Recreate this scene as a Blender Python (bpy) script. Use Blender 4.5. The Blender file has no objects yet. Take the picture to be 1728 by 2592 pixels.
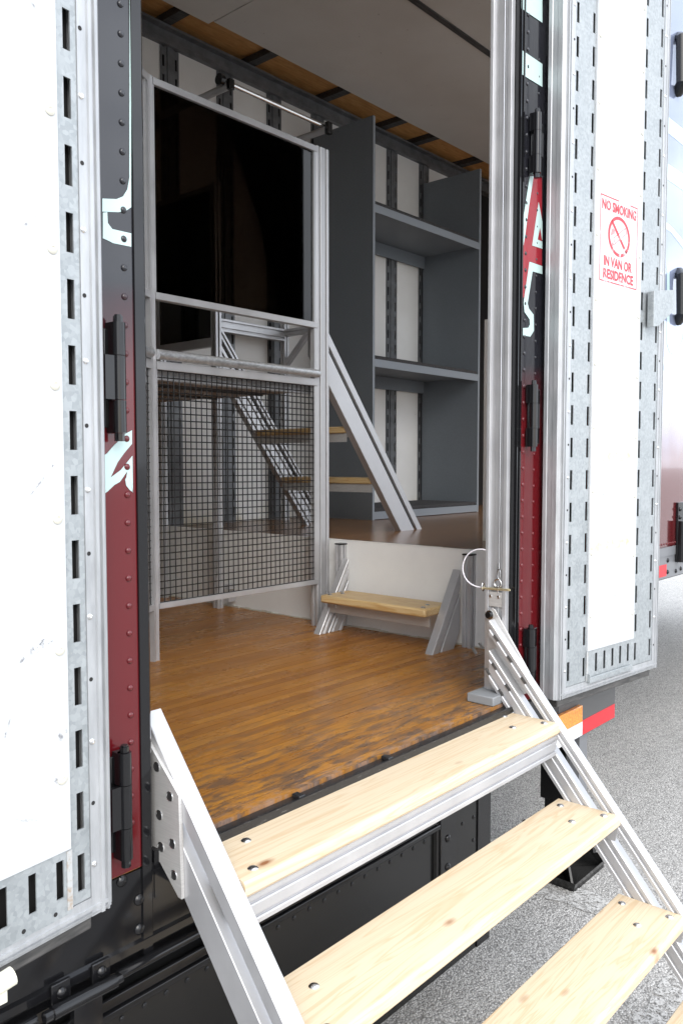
import bpy, bmesh, math, random
from mathutils import Vector, Matrix
random.seed(7)
R = math.radians
scn = bpy.context.scene
col = scn.collection

# ------------------------------------------------------------ camera
CAM = Vector((0.0, -1.286, 1.625))
PITCH, YAW, FPX = R(-3.25), R(-48.9), 2110.0
cd = bpy.data.cameras.new("camera"); cam = bpy.data.objects.new("camera", cd); col.objects.link(cam)
cam.location = CAM
cam.rotation_euler = (math.pi / 2 + PITCH, 0, YAW)
cd.sensor_fit = 'VERTICAL'; cd.sensor_height = 22.3; cd.lens = FPX / 2592 * 22.3
cd.clip_start = .02; cd.clip_end = 3000
scn.camera = cam

# ------------------------------------------------------------ sky, sun, exposure
SUN_EL, SUN_AZ = R(36), R(216)          # azimuth measured from +Y towards +X
w = bpy.data.worlds.new("World"); scn.world = w; w.use_nodes = True
nt = w.node_tree; nt.nodes.clear()
def wn(t): return nt.nodes.new(t)
out = wn('ShaderNodeOutputWorld'); bg = wn('ShaderNodeBackground'); sky = wn('ShaderNodeTexSky')
sky.sky_type = 'NISHITA'; sky.sun_disc = False; sky.sun_elevation = SUN_EL; sky.sun_rotation = SUN_AZ
sky.air_density = 1.0; sky.dust_density = 2.0; sky.ozone_density = 1.0
tc = wn('ShaderNodeTexCoord'); mp = wn('ShaderNodeMapping'); mp.inputs['Scale'].default_value = (1, 1, 2.2)
cn = wn('ShaderNodeTexNoise'); cn.inputs['Scale'].default_value = 2.6; cn.inputs['Detail'].default_value = 7; cn.inputs['Roughness'].default_value = .6
cr = wn('ShaderNodeValToRGB'); cr.color_ramp.elements[0].position = .30; cr.color_ramp.elements[1].position = .56
mx = wn('ShaderNodeMix'); mx.data_type = 'RGBA'
mx.inputs['B'].default_value = (12.6, 13.3, 14.4, 1)
nt.links.new(tc.outputs['Generated'], mp.inputs['Vector']); nt.links.new(mp.outputs['Vector'], cn.inputs['Vector'])
nt.links.new(cn.outputs['Fac'], cr.inputs['Fac']); nt.links.new(cr.outputs['Color'], mx.inputs['Factor'])
nt.links.new(sky.outputs['Color'], mx.inputs['A'])
nt.links.new(mx.outputs['Result'], bg.inputs['Color']); nt.links.new(bg.outputs['Background'], out.inputs['Surface'])
bg.inputs['Strength'].default_value = .15
sl = bpy.data.lights.new("sun", 'SUN'); so = bpy.data.objects.new("sun", sl); col.objects.link(so)
sl.energy = 1.5; sl.angle = R(40); sl.color = (1, .96, .9)
sd = Vector((math.sin(SUN_AZ) * math.cos(SUN_EL), math.cos(SUN_AZ) * math.cos(SUN_EL), math.sin(SUN_EL)))
so.rotation_euler = sd.to_track_quat('Z', 'Y').to_euler(); so.location = (0, -6, 8)
scn.view_settings.view_transform = 'Standard'; scn.view_settings.look = 'None'
scn.view_settings.gamma = 1; scn.view_settings.use_curve_mapping = False
scn.view_settings.exposure = 0.58
scn.cycles.use_denoising = True
scn.cycles.max_bounces = 14; scn.cycles.diffuse_bounces = 10; scn.cycles.glossy_bounces = 5
scn.cycles.transparent_max_bounces = 12
scn.cycles.sample_clamp_indirect = 6

# ------------------------------------------------------------ helpers
FWD = Vector((-math.sin(YAW) * math.cos(PITCH), math.cos(YAW) * math.cos(PITCH), math.sin(PITCH)))
RGT = Vector((math.cos(YAW), math.sin(YAW), 0)); UPV = RGT.cross(FWD)
def at(x, y, axis, val):
    """photo pixel (1728 x 2592) to the point where it meets the plane axis = val: used to read off flat print"""
    d = FWD + RGT * ((x - 864) / FPX) - UPV * ((y - 1296) / FPX)
    return CAM + d * ((val - CAM[axis]) / d[axis])

class MB:
    def __init__(s): s.v = []; s.f = []
    def add(s, vs, fs):
        o = len(s.v); s.v += [Vector(v) for v in vs]; s.f += [tuple(i + o for i in f) for f in fs]; return s
    def box(s, x0, x1, y0, y1, z0, z1):
        if x0 > x1: x0, x1 = x1, x0
        if y0 > y1: y0, y1 = y1, y0
        if z0 > z1: z0, z1 = z1, z0
        return s.add([(x0, y0, z0), (x1, y0, z0), (x1, y1, z0), (x0, y1, z0), (x0, y0, z1), (x1, y0, z1), (x1, y1, z1), (x0, y1, z1)],
              [(0, 3, 2, 1), (4, 5, 6, 7), (0, 1, 5, 4), (1, 2, 6, 5), (2, 3, 7, 6), (3, 0, 4, 7)])
    def extrude(s, loop0, loop1):
        n = len(loop0)
        return s.add(list(loop0) + list(loop1), [tuple(range(n - 1, -1, -1)), tuple(range(n, 2 * n))] + [(i, (i + 1) % n, n + (i + 1) % n, n + i) for i in range(n)])
    def rings(s, rings, cap=True, closed=False):
        n = len(rings[0]); vs = [p for r in rings for p in r]; fs = []
        m = len(rings)
        for k in range(m if closed else m - 1):
            a, b = k * n, ((k + 1) % m) * n
            fs += [(a + i, a + (i + 1) % n, b + (i + 1) % n, b + i) for i in range(n)]
        if cap and not closed: fs += [tuple(range(n - 1, -1, -1)), tuple(range((m - 1) * n, m * n))]
        return s.add(vs, fs)
    def cyl(s, p0, p1, r, n=16, r1=None):
        p0, p1 = Vector(p0), Vector(p1); a = (p1 - p0).normalized()
        u = a.orthogonal().normalized(); v = a.cross(u); r1 = r if r1 is None else r1
        C = [(math.cos(2 * math.pi * i / n), math.sin(2 * math.pi * i / n)) for i in range(n)]
        return s.rings([[p0 + (u * c + v * q) * r for c, q in C], [p1 + (u * c + v * q) * r1 for c, q in C]])
    def lathe(s, p, a, prof, n=16):
        """prof: list of (distance along a, radius)"""
        p, a = Vector(p), Vector(a).normalized(); u = a.orthogonal().normalized(); v = a.cross(u)
        C = [(math.cos(2 * math.pi * i / n), math.sin(2 * math.pi * i / n)) for i in range(n)]
        return s.rings([[p + a * h + (u * c + v * q) * r for c, q in C] for h, r in prof])
    def tube(s, pts, r, n=10, closed=False):
        pts = [Vector(p) for p in pts]; m = len(pts); rg = []
        ref = None
        for i in range(m):
            if closed: t = pts[(i + 1) % m] - pts[i - 1]
            else: t = pts[min(i + 1, m - 1)] - pts[max(i - 1, 0)]
            t.normalize()
            if ref is None: ref = t.orthogonal().normalized()
            u = (ref - t * ref.dot(t)).normalized(); ref = u; v = t.cross(u)
            rg.append([pts[i] + (u * math.cos(2 * math.pi * k / n) + v * math.sin(2 * math.pi * k / n)) * r for k in range(n)])
        return s.rings(rg, closed=closed)
    def mesh(s, name, smooth=False, flip=False):
        me = bpy.data.meshes.new(name); me.from_pydata([tuple(v) for v in s.v], [], s.f)
        bm = bmesh.new(); bm.from_mesh(me); bmesh.ops.recalc_face_normals(bm, faces=bm.faces); bm.to_mesh(me); bm.free()
        if smooth:
            for p in me.polygons: p.use_smooth = True
            try: me.set_sharp_from_angle(angle=R(35))
            except Exception: pass
        return me

def link(name, me, mat, parent=None, mtx=None, bevel=0, label=None):
    o = bpy.data.objects.new(name, me); col.objects.link(o)
    if mat is not None and not me.materials: me.materials.append(mat)
    if parent is not None:
        o.parent = parent
        if parent.type == 'EMPTY': o.matrix_parent_inverse = Matrix.Translation(-parent.location)
    if mtx is not None: o.matrix_basis = mtx
    if bevel:
        b = o.modifiers.new("bevel", 'BEVEL'); b.width = bevel; b.segments = 2; b.limit_method = 'ANGLE'; b.angle_limit = R(40)
        for p in me.polygons: p.use_smooth = True
        try: me.set_sharp_from_angle(angle=R(50))
        except Exception: pass
    if label: o["label"] = label
    return o
def part(name, mb, mat, parent=None, smooth=False, mtx=None, bevel=0, label=None):
    return link(name, mb.mesh(name, smooth), mat, parent, mtx, bevel, label)
def thing(name, label, cat, loc, group=None):
    o = bpy.data.objects.new(name, None); col.objects.link(o); o.location = loc; o.empty_display_size = .1
    o["label"] = label; o["category"] = cat
    if group: o["group"] = group
    return o

def profile(w, h, nw=1, nh=1, slot=.008, depth=.009, ch=.0016):
    """outline of a T-slot aluminium extrusion, w by h, with nw grooves on the w sides and nh on the h sides"""
    def side(L, n):
        pts = [(-L / 2 + ch, 0)]
        for k in range(n):
            c = -L / 2 + L * (k + .5) / n
            pts += [(c - slot / 2 - .002, 0), (c - slot / 2, .0015), (c - slot / 2, depth), (c + slot / 2, depth), (c + slot / 2, .0015), (c + slot / 2 + .002, 0)]
        return pts + [(L / 2 - ch, 0)]
    P = []
    P += [(a, -h / 2 + d) for a, d in side(w, nw)]
    P += [(w / 2 - d, a) for a, d in side(h, nh)]
    P += [(-a, h / 2 - d) for a, d in side(w, nw)]
    P += [(-w / 2 + d, -a) for a, d in side(h, nh)]
    return P
def bar(mb, p0, p1, prof, xdir, cut0=None, cut1=None):
    """extrude a profile from p0 to p1; xdir is the world direction of the profile's first axis; cuts = (axis, value)"""
    p0, p1, x = Vector(p0), Vector(p1), Vector(xdir)
    a = (p1 - p0).normalized(); x = (x - a * x.dot(a)).normalized(); y = a.cross(x)
    def end(p, cut):
        L = []
        for u, v in prof:
            q = p + x * u + y * v
            if cut: q = q + a * ((cut[1] - q[cut[0]]) / a[cut[0]])
            L.append(q)
        return L
    return mb.extrude(end(p0, cut0), end(p1, cut1))
def slotted(mb, x0, x1, z0, z1, slots, y=0, t=.003):
    """plate in the xz plane with rectangular slots (xa, xb, za, zb) cut through it"""
    xs = sorted({round(v, 5) for v in [x0, x1] + [q for sl in slots for q in sl[:2]]})
    zs = sorted({round(v, 5) for v in [z0, z1] + [q for sl in slots for q in sl[2:]]})
    keep = {}
    for i in range(len(xs) - 1):
        for k in range(len(zs) - 1):
            cx, cz = (xs[i] + xs[i + 1]) / 2, (zs[k] + zs[k + 1]) / 2
            keep[i, k] = not any(a < cx < b and c < cz < d for a, b, c, d in slots)
    for (i, k), ok in keep.items():
        if not ok: continue
        a, b, c, d = xs[i], xs[i + 1], zs[k], zs[k + 1]
        mb.add([(a, y, c), (b, y, c), (b, y, d), (a, y, d)], [(0, 1, 2, 3)])
        mb.add([(a, y + t, c), (b, y + t, c), (b, y + t, d), (a, y + t, d)], [(3, 2, 1, 0)])
        for di, dk, p, q in ((-1, 0, (a, c), (a, d)), (1, 0, (b, d), (b, c)), (0, -1, (b, c), (a, c)), (0, 1, (a, d), (b, d))):
            if not keep.get((i + di, k + dk), False):
                mb.add([(p[0], y, p[1]), (q[0], y, q[1]), (q[0], y + t, q[1]), (p[0], y + t, p[1])], [(0, 1, 2, 3)])
    return mb

# ------------------------------------------------------------ materials
def mat(name, base=(.5, .5, .5), rough=.5, metal=0, spec=.5, coat=0):
    m = bpy.data.materials.new(name); m.use_nodes = True
    b = m.node_tree.nodes['Principled BSDF']
    b.inputs['Base Color'].default_value = (*base, 1); b.inputs['Roughness'].default_value = rough
    b.inputs['Metallic'].default_value = metal; b.inputs['Specular IOR Level'].default_value = spec
    b.inputs['Coat Weight'].default_value = coat; b.inputs['Coat Roughness'].default_value = .04
    return m
class N:
    """small node-graph helper for one material"""
    def __init__(s, m): s.m = m; s.t = m.node_tree; s.b = s.t.nodes['Principled BSDF']
    def n(s, t, **k):
        x = s.t.nodes.new(t)
        for a, b in k.items(): setattr(x, a, b)
        return x
    def l(s, a, b): s.t.links.new(a, b)
    def pos(s, scale=(1, 1, 1), kind='pos', rot=(0, 0, 0), jitter=0):
        if kind == 'pos': g = s.n('ShaderNodeNewGeometry').outputs['Position']
        else: g = s.n('ShaderNodeTexCoord').outputs['Object']
        if jitter:
            oi = s.n('ShaderNodeObjectInfo'); mu = s.n('ShaderNodeMath', operation='MULTIPLY'); mu.inputs[1].default_value = jitter
            s.l(oi.outputs['Random'], mu.inputs[0]); ad = s.n('ShaderNodeVectorMath', operation='ADD')
            s.l(g, ad.inputs[0]); s.l(mu.outputs[0], ad.inputs[1]); g = ad.outputs[0]
        mp = s.n('ShaderNodeMapping'); mp.inputs['Scale'].default_value = scale; mp.inputs['Rotation'].default_value = rot
        s.l(g, mp.inputs['Vector']); return mp.outputs['Vector']
    def noise(s, vec, scale=5, detail=4, rough=.55, dist=0):
        x = s.n('ShaderNodeTexNoise'); x.inputs['Scale'].default_value = scale; x.inputs['Detail'].default_value = detail
        x.inputs['Roughness'].default_value = rough; x.inputs['Distortion'].default_value = dist
        if vec is not None: s.l(vec, x.inputs['Vector'])
        return x.outputs['Fac']
    def ramp(s, fac, stops):
        x = s.n('ShaderNodeValToRGB'); e = x.color_ramp.elements
        while len(e) < len(stops): e.new(.5)
        for i, (p, c) in enumerate(stops):
            e[i].position = p; c = (c, c, c) if isinstance(c, (int, float)) else c; e[i].color = (*c, 1)
        s.l(fac, x.inputs['Fac']); return x.outputs['Color']
    def mix(s, f, a, b, mode='MIX'):
        x = s.n('ShaderNodeMix', data_type='RGBA', blend_type=mode)
        for k, v in (('Factor', f), ('A', a), ('B', b)):
            if isinstance(v, (int, float)): x.inputs[k].default_value = v if k == 'Factor' else (v, v, v, 1)
            elif isinstance(v, tuple): x.inputs[k].default_value = (*v, 1)
            else: s.l(v, x.inputs[k])
        return x.outputs['Result']
    def math(s, op, a, b=0):
        x = s.n('ShaderNodeMath', operation=op)
        for i, v in enumerate((a, b)):
            if isinstance(v, (int, float)): x.inputs[i].default_value = v
            else: s.l(v, x.inputs[i])
        return x.outputs[0]
    def sep(s, vec):
        x = s.n('ShaderNodeSeparateXYZ'); s.l(vec, x.inputs[0]); return x.outputs
    def bump(s, h, strength=.2, dist=.002):
        x = s.n('ShaderNodeBump'); x.inputs['Strength'].default_value = strength; x.inputs['Distance'].default_value = dist
        s.l(h, x.inputs['Height']); s.l(x.outputs['Normal'], s.b.inputs['Normal'])
    def color(s, c): s.l(c, s.b.inputs['Base Color'])
    def rough(s, c): s.l(c, s.b.inputs['Roughness'])

def make_materials():
    M = {}
    # anodised aluminium
    m = M['alu'] = mat('anodised_aluminium', (.62, .62, .63), .38, .45); g = N(m)
    f = g.noise(g.pos((1, 1, 1)), 9, 5); f2 = g.noise(g.pos((60, 60, 1.5)), 6, 3)
    g.color(g.mix(.12, g.ramp(f, [(.3, (.46, .46, .47)), (.7, (.55, .55, .56))]), g.ramp(f2, [(.3, (.46, .46, .47)), (.7, (.57, .57, .58))])))
    g.rough(g.ramp(f, [(.3, .30), (.7, .42)]))
    m = M['alu_dull'] = mat('brushed_aluminium_plate', (.55, .54, .53), .45, .4); g = N(m)
    f = g.noise(g.pos((4, 4, 120)), 5, 3); g.color(g.ramp(f, [(.25, (.47, .46, .45)), (.75, (.60, .59, .57))]))
    # old mill-finish aluminium frames of the door leaves
    m = M['frame'] = mat('weathered_aluminium_frame', (.6, .61, .62), .42, .4); g = N(m)
    f = g.noise(g.pos((6, 6, 1.2)), 7, 6, .65); f2 = g.noise(g.pos((40, 40, 6)), 6, 5, .7)
    c = g.ramp(f, [(.3, (.33, .34, .35)), (.7, (.46, .47, .48))])
    g.color(g.mix(g.ramp(f2, [(.66, 0.), (.80, .5)]), c, (.30, .27, .24))); g.rough(g.ramp(f, [(.3, .35), (.7, .52)]))
    m = M['galv'] = mat('galvanised_steel', (.55, .58, .6), .45, .35); g = N(m)
    v = g.n('ShaderNodeTexVoronoi'); v.inputs['Scale'].default_value = 130; g.l(g.pos(), v.inputs['Vector'])
    f = g.noise(g.pos(), 14, 6, .65)
    c = g.mix(.35, g.ramp(f, [(.3, (.25, .272, .28)), (.7, (.37, .392, .40))]), g.ramp(v.outputs['Color'], [(.2, (.24, .262, .272)), (.8, (.43, .455, .468))]))
    st = g.ramp(g.noise(g.pos((3, 3, 3)), 9, 8, .75), [(.66, 0.), (.74, 1.)])
    g.color(g.mix(g.math('MULTIPLY', st, .35), c, (.20, .16, .12))); g.rough(g.ramp(f, [(.3, .38), (.7, .55)]))
    m = M['galv_dark'] = mat('dull_galvanised_post', (.17, .18, .185), .5, .4); g = N(m)
    f = g.noise(g.pos(), 12, 6, .65); g.color(g.ramp(f, [(.3, (.12, .125, .13)), (.7, (.22, .225, .23))]))
    M['cavity'] = mat('painted_cavity_shade', (.015, .014, .014), .8)  # near-black stands in for the shade inside slots, holes and gaps
    # white lining of the doors
    m = M['white'] = mat('white_lining_panel', (.8, .8, .79), .38); g = N(m)
    f = g.noise(g.pos((1, 1, 1)), 2.2, 6); sc = g.noise(g.pos((9, 9, 30), rot=(.5, .4, .3)), 2.0, 9, .78, 1.2)
    st = g.noise(g.pos((7, 7, 3)), 4, 6, .7)
    c = g.ramp(f, [(.3, (.49, .505, .52)), (.7, (.55, .56, .565))])
    c = g.mix(g.ramp(sc, [(.67, 0.), (.71, .75)]), c, (.20, .20, .22))
    c = g.mix(g.ramp(st, [(.66, 0.), (.80, .45)]), c, (.50, .41, .27))
    g.color(c)
    m = M['wall_white'] = mat('scuffed_white_wall', (.6, .58, .54), .55); g = N(m)
    f = g.noise(g.pos(), 3, 6); sc = g.noise(g.pos((14, 14, 30), rot=(.3, .2, .5)), 1.6, 8, .75, 1)
    c = g.ramp(f, [(.3, (.76, .74, .70)), (.7, (.83, .815, .78))]); c = g.mix(g.ramp(sc, [(.66, 0.), (.72, .7)]), c, (.16, .14, .12))
    z = g.sep(g.pos())[2]; foot = g.math('MULTIPLY', g.ramp(g.math('SUBTRACT', z, .9), [(.36, 1.), (.50, 0.)]), g.ramp(g.noise(g.pos(), 7, 4), [(.45, 0.), (.6, .5)]))
    g.color(g.mix(foot, c, (.50, .40, .16)))
    m = M['riser'] = mat('white_painted_board', (.68, .68, .67), .5); g = N(m)
    f = g.noise(g.pos(), 4, 7, .65); sc = g.noise(g.pos((30, 6, 22), rot=(.5, 0, .2)), 2, 8, .75, 1)
    c = g.ramp(f, [(.3, (.76, .76, .75)), (.7, (.83, .83, .81))]); g.color(g.mix(g.ramp(sc, [(.7, 0.), (.74, .5)]), c, (.3, .27, .22)))
    m = M['ceiling'] = mat('beige_ceiling_liner', (.46, .43, .39), .5); g = N(m)
    f = g.noise(g.pos(), 2.5, 6); sp = g.noise(g.pos(), 30, 3)
    g.color(g.mix(g.ramp(sp, [(.72, 0.), (.76, .5)]), g.ramp(f, [(.3, (.62, .58, .53)), (.7, (.68, .645, .60))]), (.2, .16, .12)))
    m = M['ply'] = mat('raw_orange_plywood', (.45, .22, .07), .65); g = N(m)
    f = g.noise(g.pos((2, 14, 2)), 5, 6, .65); g.color(g.ramp(f, [(.25, (.48, .22, .065)), (.5, (.66, .33, .11)), (.75, (.80, .47, .20))]))
    m = M['deckply'] = mat('varnished_plywood_underside', (.35, .26, .18), .5); g = N(m)
    f = g.noise(g.pos((12, 2, 2)), 4, 6); g.color(g.ramp(f, [(.3, (.20, .145, .10)), (.7, (.30, .225, .16))]))
    M['black'] = m = mat('glossy_black_paint', (.008, .008, .009), .07, 0, .42, 0); g = N(m)
    f = g.noise(g.pos(), 5, 5); g.bump(g.noise(g.pos(), 14, 2), .05, .004); g.rough(g.ramp(f, [(.3, .06), (.7, .16)]))
    M['black_worn'] = m = mat('worn_black_sill', (.02, .02, .02), .35); g = N(m)
    f = g.noise(g.pos((6, 60, 60)), 4, 7, .75); g.color(g.mix(g.ramp(f, [(.60, 0.), (.70, .9)]), (.016, .016, .017), (.30, .29, .28))); g.rough(g.ramp(f, [(.3, .2), (.7, .5)]))
    M['satin_black'] = mat('satin_black_paint', (.008, .008, .008), .24, 0, .42)
    M['rubber'] = m = mat('grey_black_rubber', (.045, .043, .042), .6); g = N(m)
    f = g.noise(g.pos((3, 30, 30)), 4, 6); g.color(g.ramp(f, [(.3, (.03, .03, .03)), (.7, (.10, .095, .09))]))
    # livery: black upper body, red lower body
    m = M['livery'] = mat('black_over_red_gloss_paint', (.1, .01, .01), .10, 0, .5, .15); g = N(m)
    p = g.sep(g.pos()); wv = g.noise(g.pos((1.5, 1.5, 1.5)), 3, 3)
    zz = g.math('ADD', p[2], g.math('MULTIPLY', wv, .12))
    g.color(g.mix(g.ramp(g.math('MULTIPLY', zz, .25), [(.455, 1.), (.50, 0.)]), (.014, .014, .018), (.105, .007, .010)))
    g.bump(g.noise(g.pos((1, 1, .6)), 6, 1), .06, .01); g.rough(g.ramp(g.noise(g.pos(), 6, 5), [(.3, .07), (.7, .14)]))
    m = M['fore'] = mat('sky_tinted_blue_over_red_gloss_paint', (.3, .3, .4), .12, .2, .6, .6); g = N(m)  # upper blue includes the sky's reflection, put into the paint colour
    p = g.sep(g.pos()); wv = g.noise(g.pos((2.5, 1, 1)), 2.2, 3, .5, .8)
    zz = g.math('ADD', p[2], g.math('MULTIPLY', wv, .3))
    g.color(g.mix(g.ramp(g.math('MULTIPLY', zz, .25), [(.45, 1.), (.53, 0.)]), (.24, .28, .40), (.10, .012, .014)))
    g.bump(g.noise(g.pos((1, 1, .6)), 4, 1), .08, .02)
    M['mint'] = mat('pale_mint_lettering', (.46, .60, .58), .25, 0, .5, .3)
    M['redfill'] = mat('bright_red_lettering_fill', (.28, .02, .03), .15, 0, .5, .4)
    m = M['print'] = mat('worn_red_print', (.75, .07, .09), .5); g = N(m)
    f = g.noise(g.pos((1, 1, 1)), 60, 5, .7); f2 = g.noise(g.pos(), 13, 3)
    fade = g.math('MULTIPLY', g.ramp(f, [(.5, 0.), (.6, 1.)]), g.ramp(f2, [(.48, 0.), (.62, 1.)]))
    g.color(g.mix(fade, (.60, .035, .05), (.58, .54, .54)))
    m = M['shelf'] = mat('slate_grey_painted_board', (.04, .046, .052), .55); g = N(m)
    f = g.noise(g.pos(), 160, 3); f2 = g.noise(g.pos(), 3, 4); g.color(g.mix(.4, g.ramp(f, [(.35, (.16, .18, .20)), (.65, (.20, .225, .25))]), g.ramp(f2, [(.3, (.165, .188, .208)), (.7, (.195, .22, .243))])))
    M['shelf_edge'] = mat('grey_edge_band', (.27, .295, .32), .5)
    m = M['carpet'] = mat('charcoal_carpet', (.03, .03, .03), .95); g = N(m)
    f = g.noise(g.pos(), 220, 3, .7); g.color(g.ramp(f, [(.35, (.02, .02, .02)), (.65, (.09, .085, .085))])); g.bump(f, .8, .004)
    # tinted acrylic: mostly dark, lets a little through, mirrors a little
    m = M['tint'] = bpy.data.materials.new('dark_tinted_acrylic'); m.use_nodes = True; t = m.node_tree; t.nodes.clear()
    o = t.nodes.new('ShaderNodeOutputMaterial'); tr = t.nodes.new('ShaderNodeBsdfTransparent'); tr.inputs[0].default_value = (.17, .14, .115, 1)
    gl = t.nodes.new('ShaderNodeBsdfGlossy'); gl.inputs['Roughness'].default_value = .03; gl.inputs['Color'].default_value = (.8, .8, .8, 1)
    fr = t.nodes.new('ShaderNodeFresnel'); fr.inputs['IOR'].default_value = 1.4; mxs = t.nodes.new('ShaderNodeMixShader')
    t.links.new(fr.outputs[0], mxs.inputs[0]); t.links.new(tr.outputs[0], mxs.inputs[1]); t.links.new(gl.outputs[0], mxs.inputs[2]); t.links.new(mxs.outputs[0], o.inputs['Surface'])
    # varnished strip floor
    def wood_floor(name, worn):
        m = mat(name, (.3, .14, .04), .3, 0, .32); g = N(m)
        oi = g.n('ShaderNodeObjectInfo').outputs['Random']
        gr = g.noise(g.pos((.8, 38, 38), jitter=7), 3.0, 7, .65, .4); fine = g.noise(g.pos((4, 160, 60), jitter=3), 2.4, 5, .7)
        c = g.ramp(gr, [(.28, (.18, .062, .010)), (.5, (.34, .138, .019)), (.72, (.45, .21, .032))])
        c = g.mix(.55, c, g.ramp(oi, [(0., (.19, .062, .010)), (.3, (.32, .125, .018)), (.65, (.43, .185, .026)), (1., (.25, .085, .012))]))
        c = g.mix(g.ramp(fine, [(.55, 0.), (.68, .5)]), c, (.10, .032, .010))
        scr = g.noise(g.pos((3, 55, 1), rot=(0, 0, .55)), 3, 8, .8, .5); scr2 = g.noise(g.pos((60, 3, 1), rot=(0, 0, .5)), 2, 7, .8, .5)
        c = g.mix(g.ramp(scr, [(.68, 0.), (.71, .4)]), c, (.10, .055, .03)); c = g.mix(g.ramp(scr2, [(.68, 0.), (.70, .5)]), c, (.10, .055, .03))
        sp = g.n('ShaderNodeTexVoronoi'); sp.inputs['Scale'].default_value = 9; g.l(g.pos((1, 1, 0)), sp.inputs['Vector'])
        c = g.mix(g.ramp(sp.outputs['Distance'], [(.018, .8), (.03, 0.)]), c, (.52, .42, .34))
        if worn:
            oy = g.sep(g.n('ShaderNodeTexCoord').outputs['Object'])[1]
            seam = g.ramp(g.math('ABSOLUTE', oy), [(.43, 0.), (.485, .38)])
            c = g.mix(seam, c, (.07, .022, .006))
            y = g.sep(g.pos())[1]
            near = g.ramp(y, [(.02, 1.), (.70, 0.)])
            bl = g.noise(g.pos((3.2, 15, 1)), 2.4, 10, .80, .6)
            k = g.math('MULTIPLY', near, g.ramp(bl, [(.45, 0.), (.56, 1.)]))
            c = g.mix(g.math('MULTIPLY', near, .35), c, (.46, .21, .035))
            c = g.mix(g.math('MULTIPLY', k, .9), c, (.075, .055, .045))
            ed = g.math('MULTIPLY', g.ramp(y, [(.015, 1.), (.06, 0.)]), g.ramp(g.noise(g.pos((8, 20, 1)), 3, 6, .7), [(.45, 0.), (.65, .55)]))
            c = g.mix(ed, c, (.30, .22, .19))
        g.color(c); g.rough(g.ramp(g.noise(g.pos((1, 2, 1)), 6, 5), [(.3, .20), (.7, .40)])); g.bump(fine, .12, .001)
        return m
    M['floor'] = wood_floor('amber_strip_flooring', True)
    # deck: same timber drawn as narrow strips in the material (too far to tell apart)
    m = M['deck'] = mat('dark_strip_deck', (.14, .07, .03), .24); g = N(m)
    y = g.sep(g.pos())[1]; ln = g.math('FRACT', g.math('MULTIPLY', y, 27.3)); st = g.n('ShaderNodeTexWhiteNoise', noise_dimensions='1D'); g.l(g.math('FLOOR', g.math('MULTIPLY', y, 27.3)), st.inputs['W'])
    gr = g.noise(g.pos((1.2, 26, 26)), 3, 7, .65, .6)
    c = g.ramp(gr, [(.28, (.17, .08, .032)), (.5, (.32, .165, .07)), (.72, (.42, .235, .11))]); c = g.mix(.35, c, g.ramp(st.outputs['Value'], [(0., (.15, .065, .025)), (1., (.32, .16, .065))]))
    g.color(g.mix(g.ramp(ln, [(.0, .6), (.06, 0.)]), c, (.02, .01, .005)))
    # pale pine treads, grain along local x
    def pine(name, a, b, ax):
        m = mat(name, a, .42); g = N(m)
        sc = [13, 13, 13]; sc[ax] = .7
        gr = g.noise(g.pos(tuple(sc), jitter=9), 1.5, 3, .5, 1.8)
        rings = g.math('FRACT', g.math('MULTIPLY', gr, 6.5)); fine = [170, 170, 170]; fine[ax] = 4
        fi = g.noise(g.pos(tuple(fine), jitter=4), 2, 4, .6)
        c = g.mix(g.ramp(rings, [(0., .1), (.45, .05), (.85, 1.), (1., .1)]), a, b)
        c = g.mix(g.ramp(fi, [(.3, 0.), (.7, .25)]), c, b)
        s2 = [5.5, 5.5, 0]; 
        if ax == 0: s2 = [2.6, 6.0, 0]
        else: s2 = [6.0, 2.6, 0]
        v = g.n('ShaderNodeTexVoronoi'); v.inputs['Scale'].default_value = 1.7; g.l(g.pos(tuple(s2), jitter=31), v.inputs['Vector'])
        c = g.mix(g.ramp(v.outputs['Distance'], [(.040, .95), (.075, .45), (.13, 0.)]), c, (.24, .09, .03))
        g.color(c); g.bump(fi, .06, .001); g.rough(g.ramp(fi, [(.3, .36), (.7, .5)])); return m
    M['pine'] = pine('clear_sealed_pine', (.67, .56, .405), (.585, .44, .275), 0)
    M['pine_y'] = pine('clear_sealed_pine_cross', (.62, .46, .24), (.48, .29, .11), 1)
    # ground
    m = M['asphalt'] = mat('pale_worn_asphalt', (.3, .3, .29), .85); g = N(m)
    v = g.n('ShaderNodeTexVoronoi'); v.inputs['Scale'].default_value = 135; g.l(g.pos((1, 1, 0)), v.inputs['Vector'])
    v2 = g.n('ShaderNodeTexVoronoi'); v2.inputs['Scale'].default_value = 260; g.l(g.pos((1, 1, 0)), v2.inputs['Vector'])
    f = g.noise(g.pos((1, 1, 0)), 1.3, 7, .6); f2 = g.noise(g.pos((1, 1, 0)), 24, 4)
    hs = g.sep(v.outputs['Color']); h2 = g.sep(v2.outputs['Color'])
    c = g.ramp(hs[0], [(.0, (.30, .289, .272)), (.35, (.47, .455, .432)), (.7, (.575, .558, .53)), (1., (.73, .71, .68))])
    c = g.mix(.35, c, g.ramp(h2[0], [(.1, (.26, .252, .24)), (.9, (.66, .645, .62))]))
    c = g.mix(g.ramp(v.outputs['Distance'], [(.45, 0.), (.80, .6)]), c, (.15, .146, .14))
    c = g.mix(.5, c, g.ramp(f, [(.3, .85), (.7, 1.12)]), 'MULTIPLY'); c = g.mix(.45, c, g.ramp(f2, [(.3, .7), (.7, 1.15)]), 'MULTIPLY')
    g.color(c); g.bump(g.math('ADD', g.math('MULTIPLY', v.outputs['Distance'], -1.), hs[1]), .7, .006)
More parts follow.
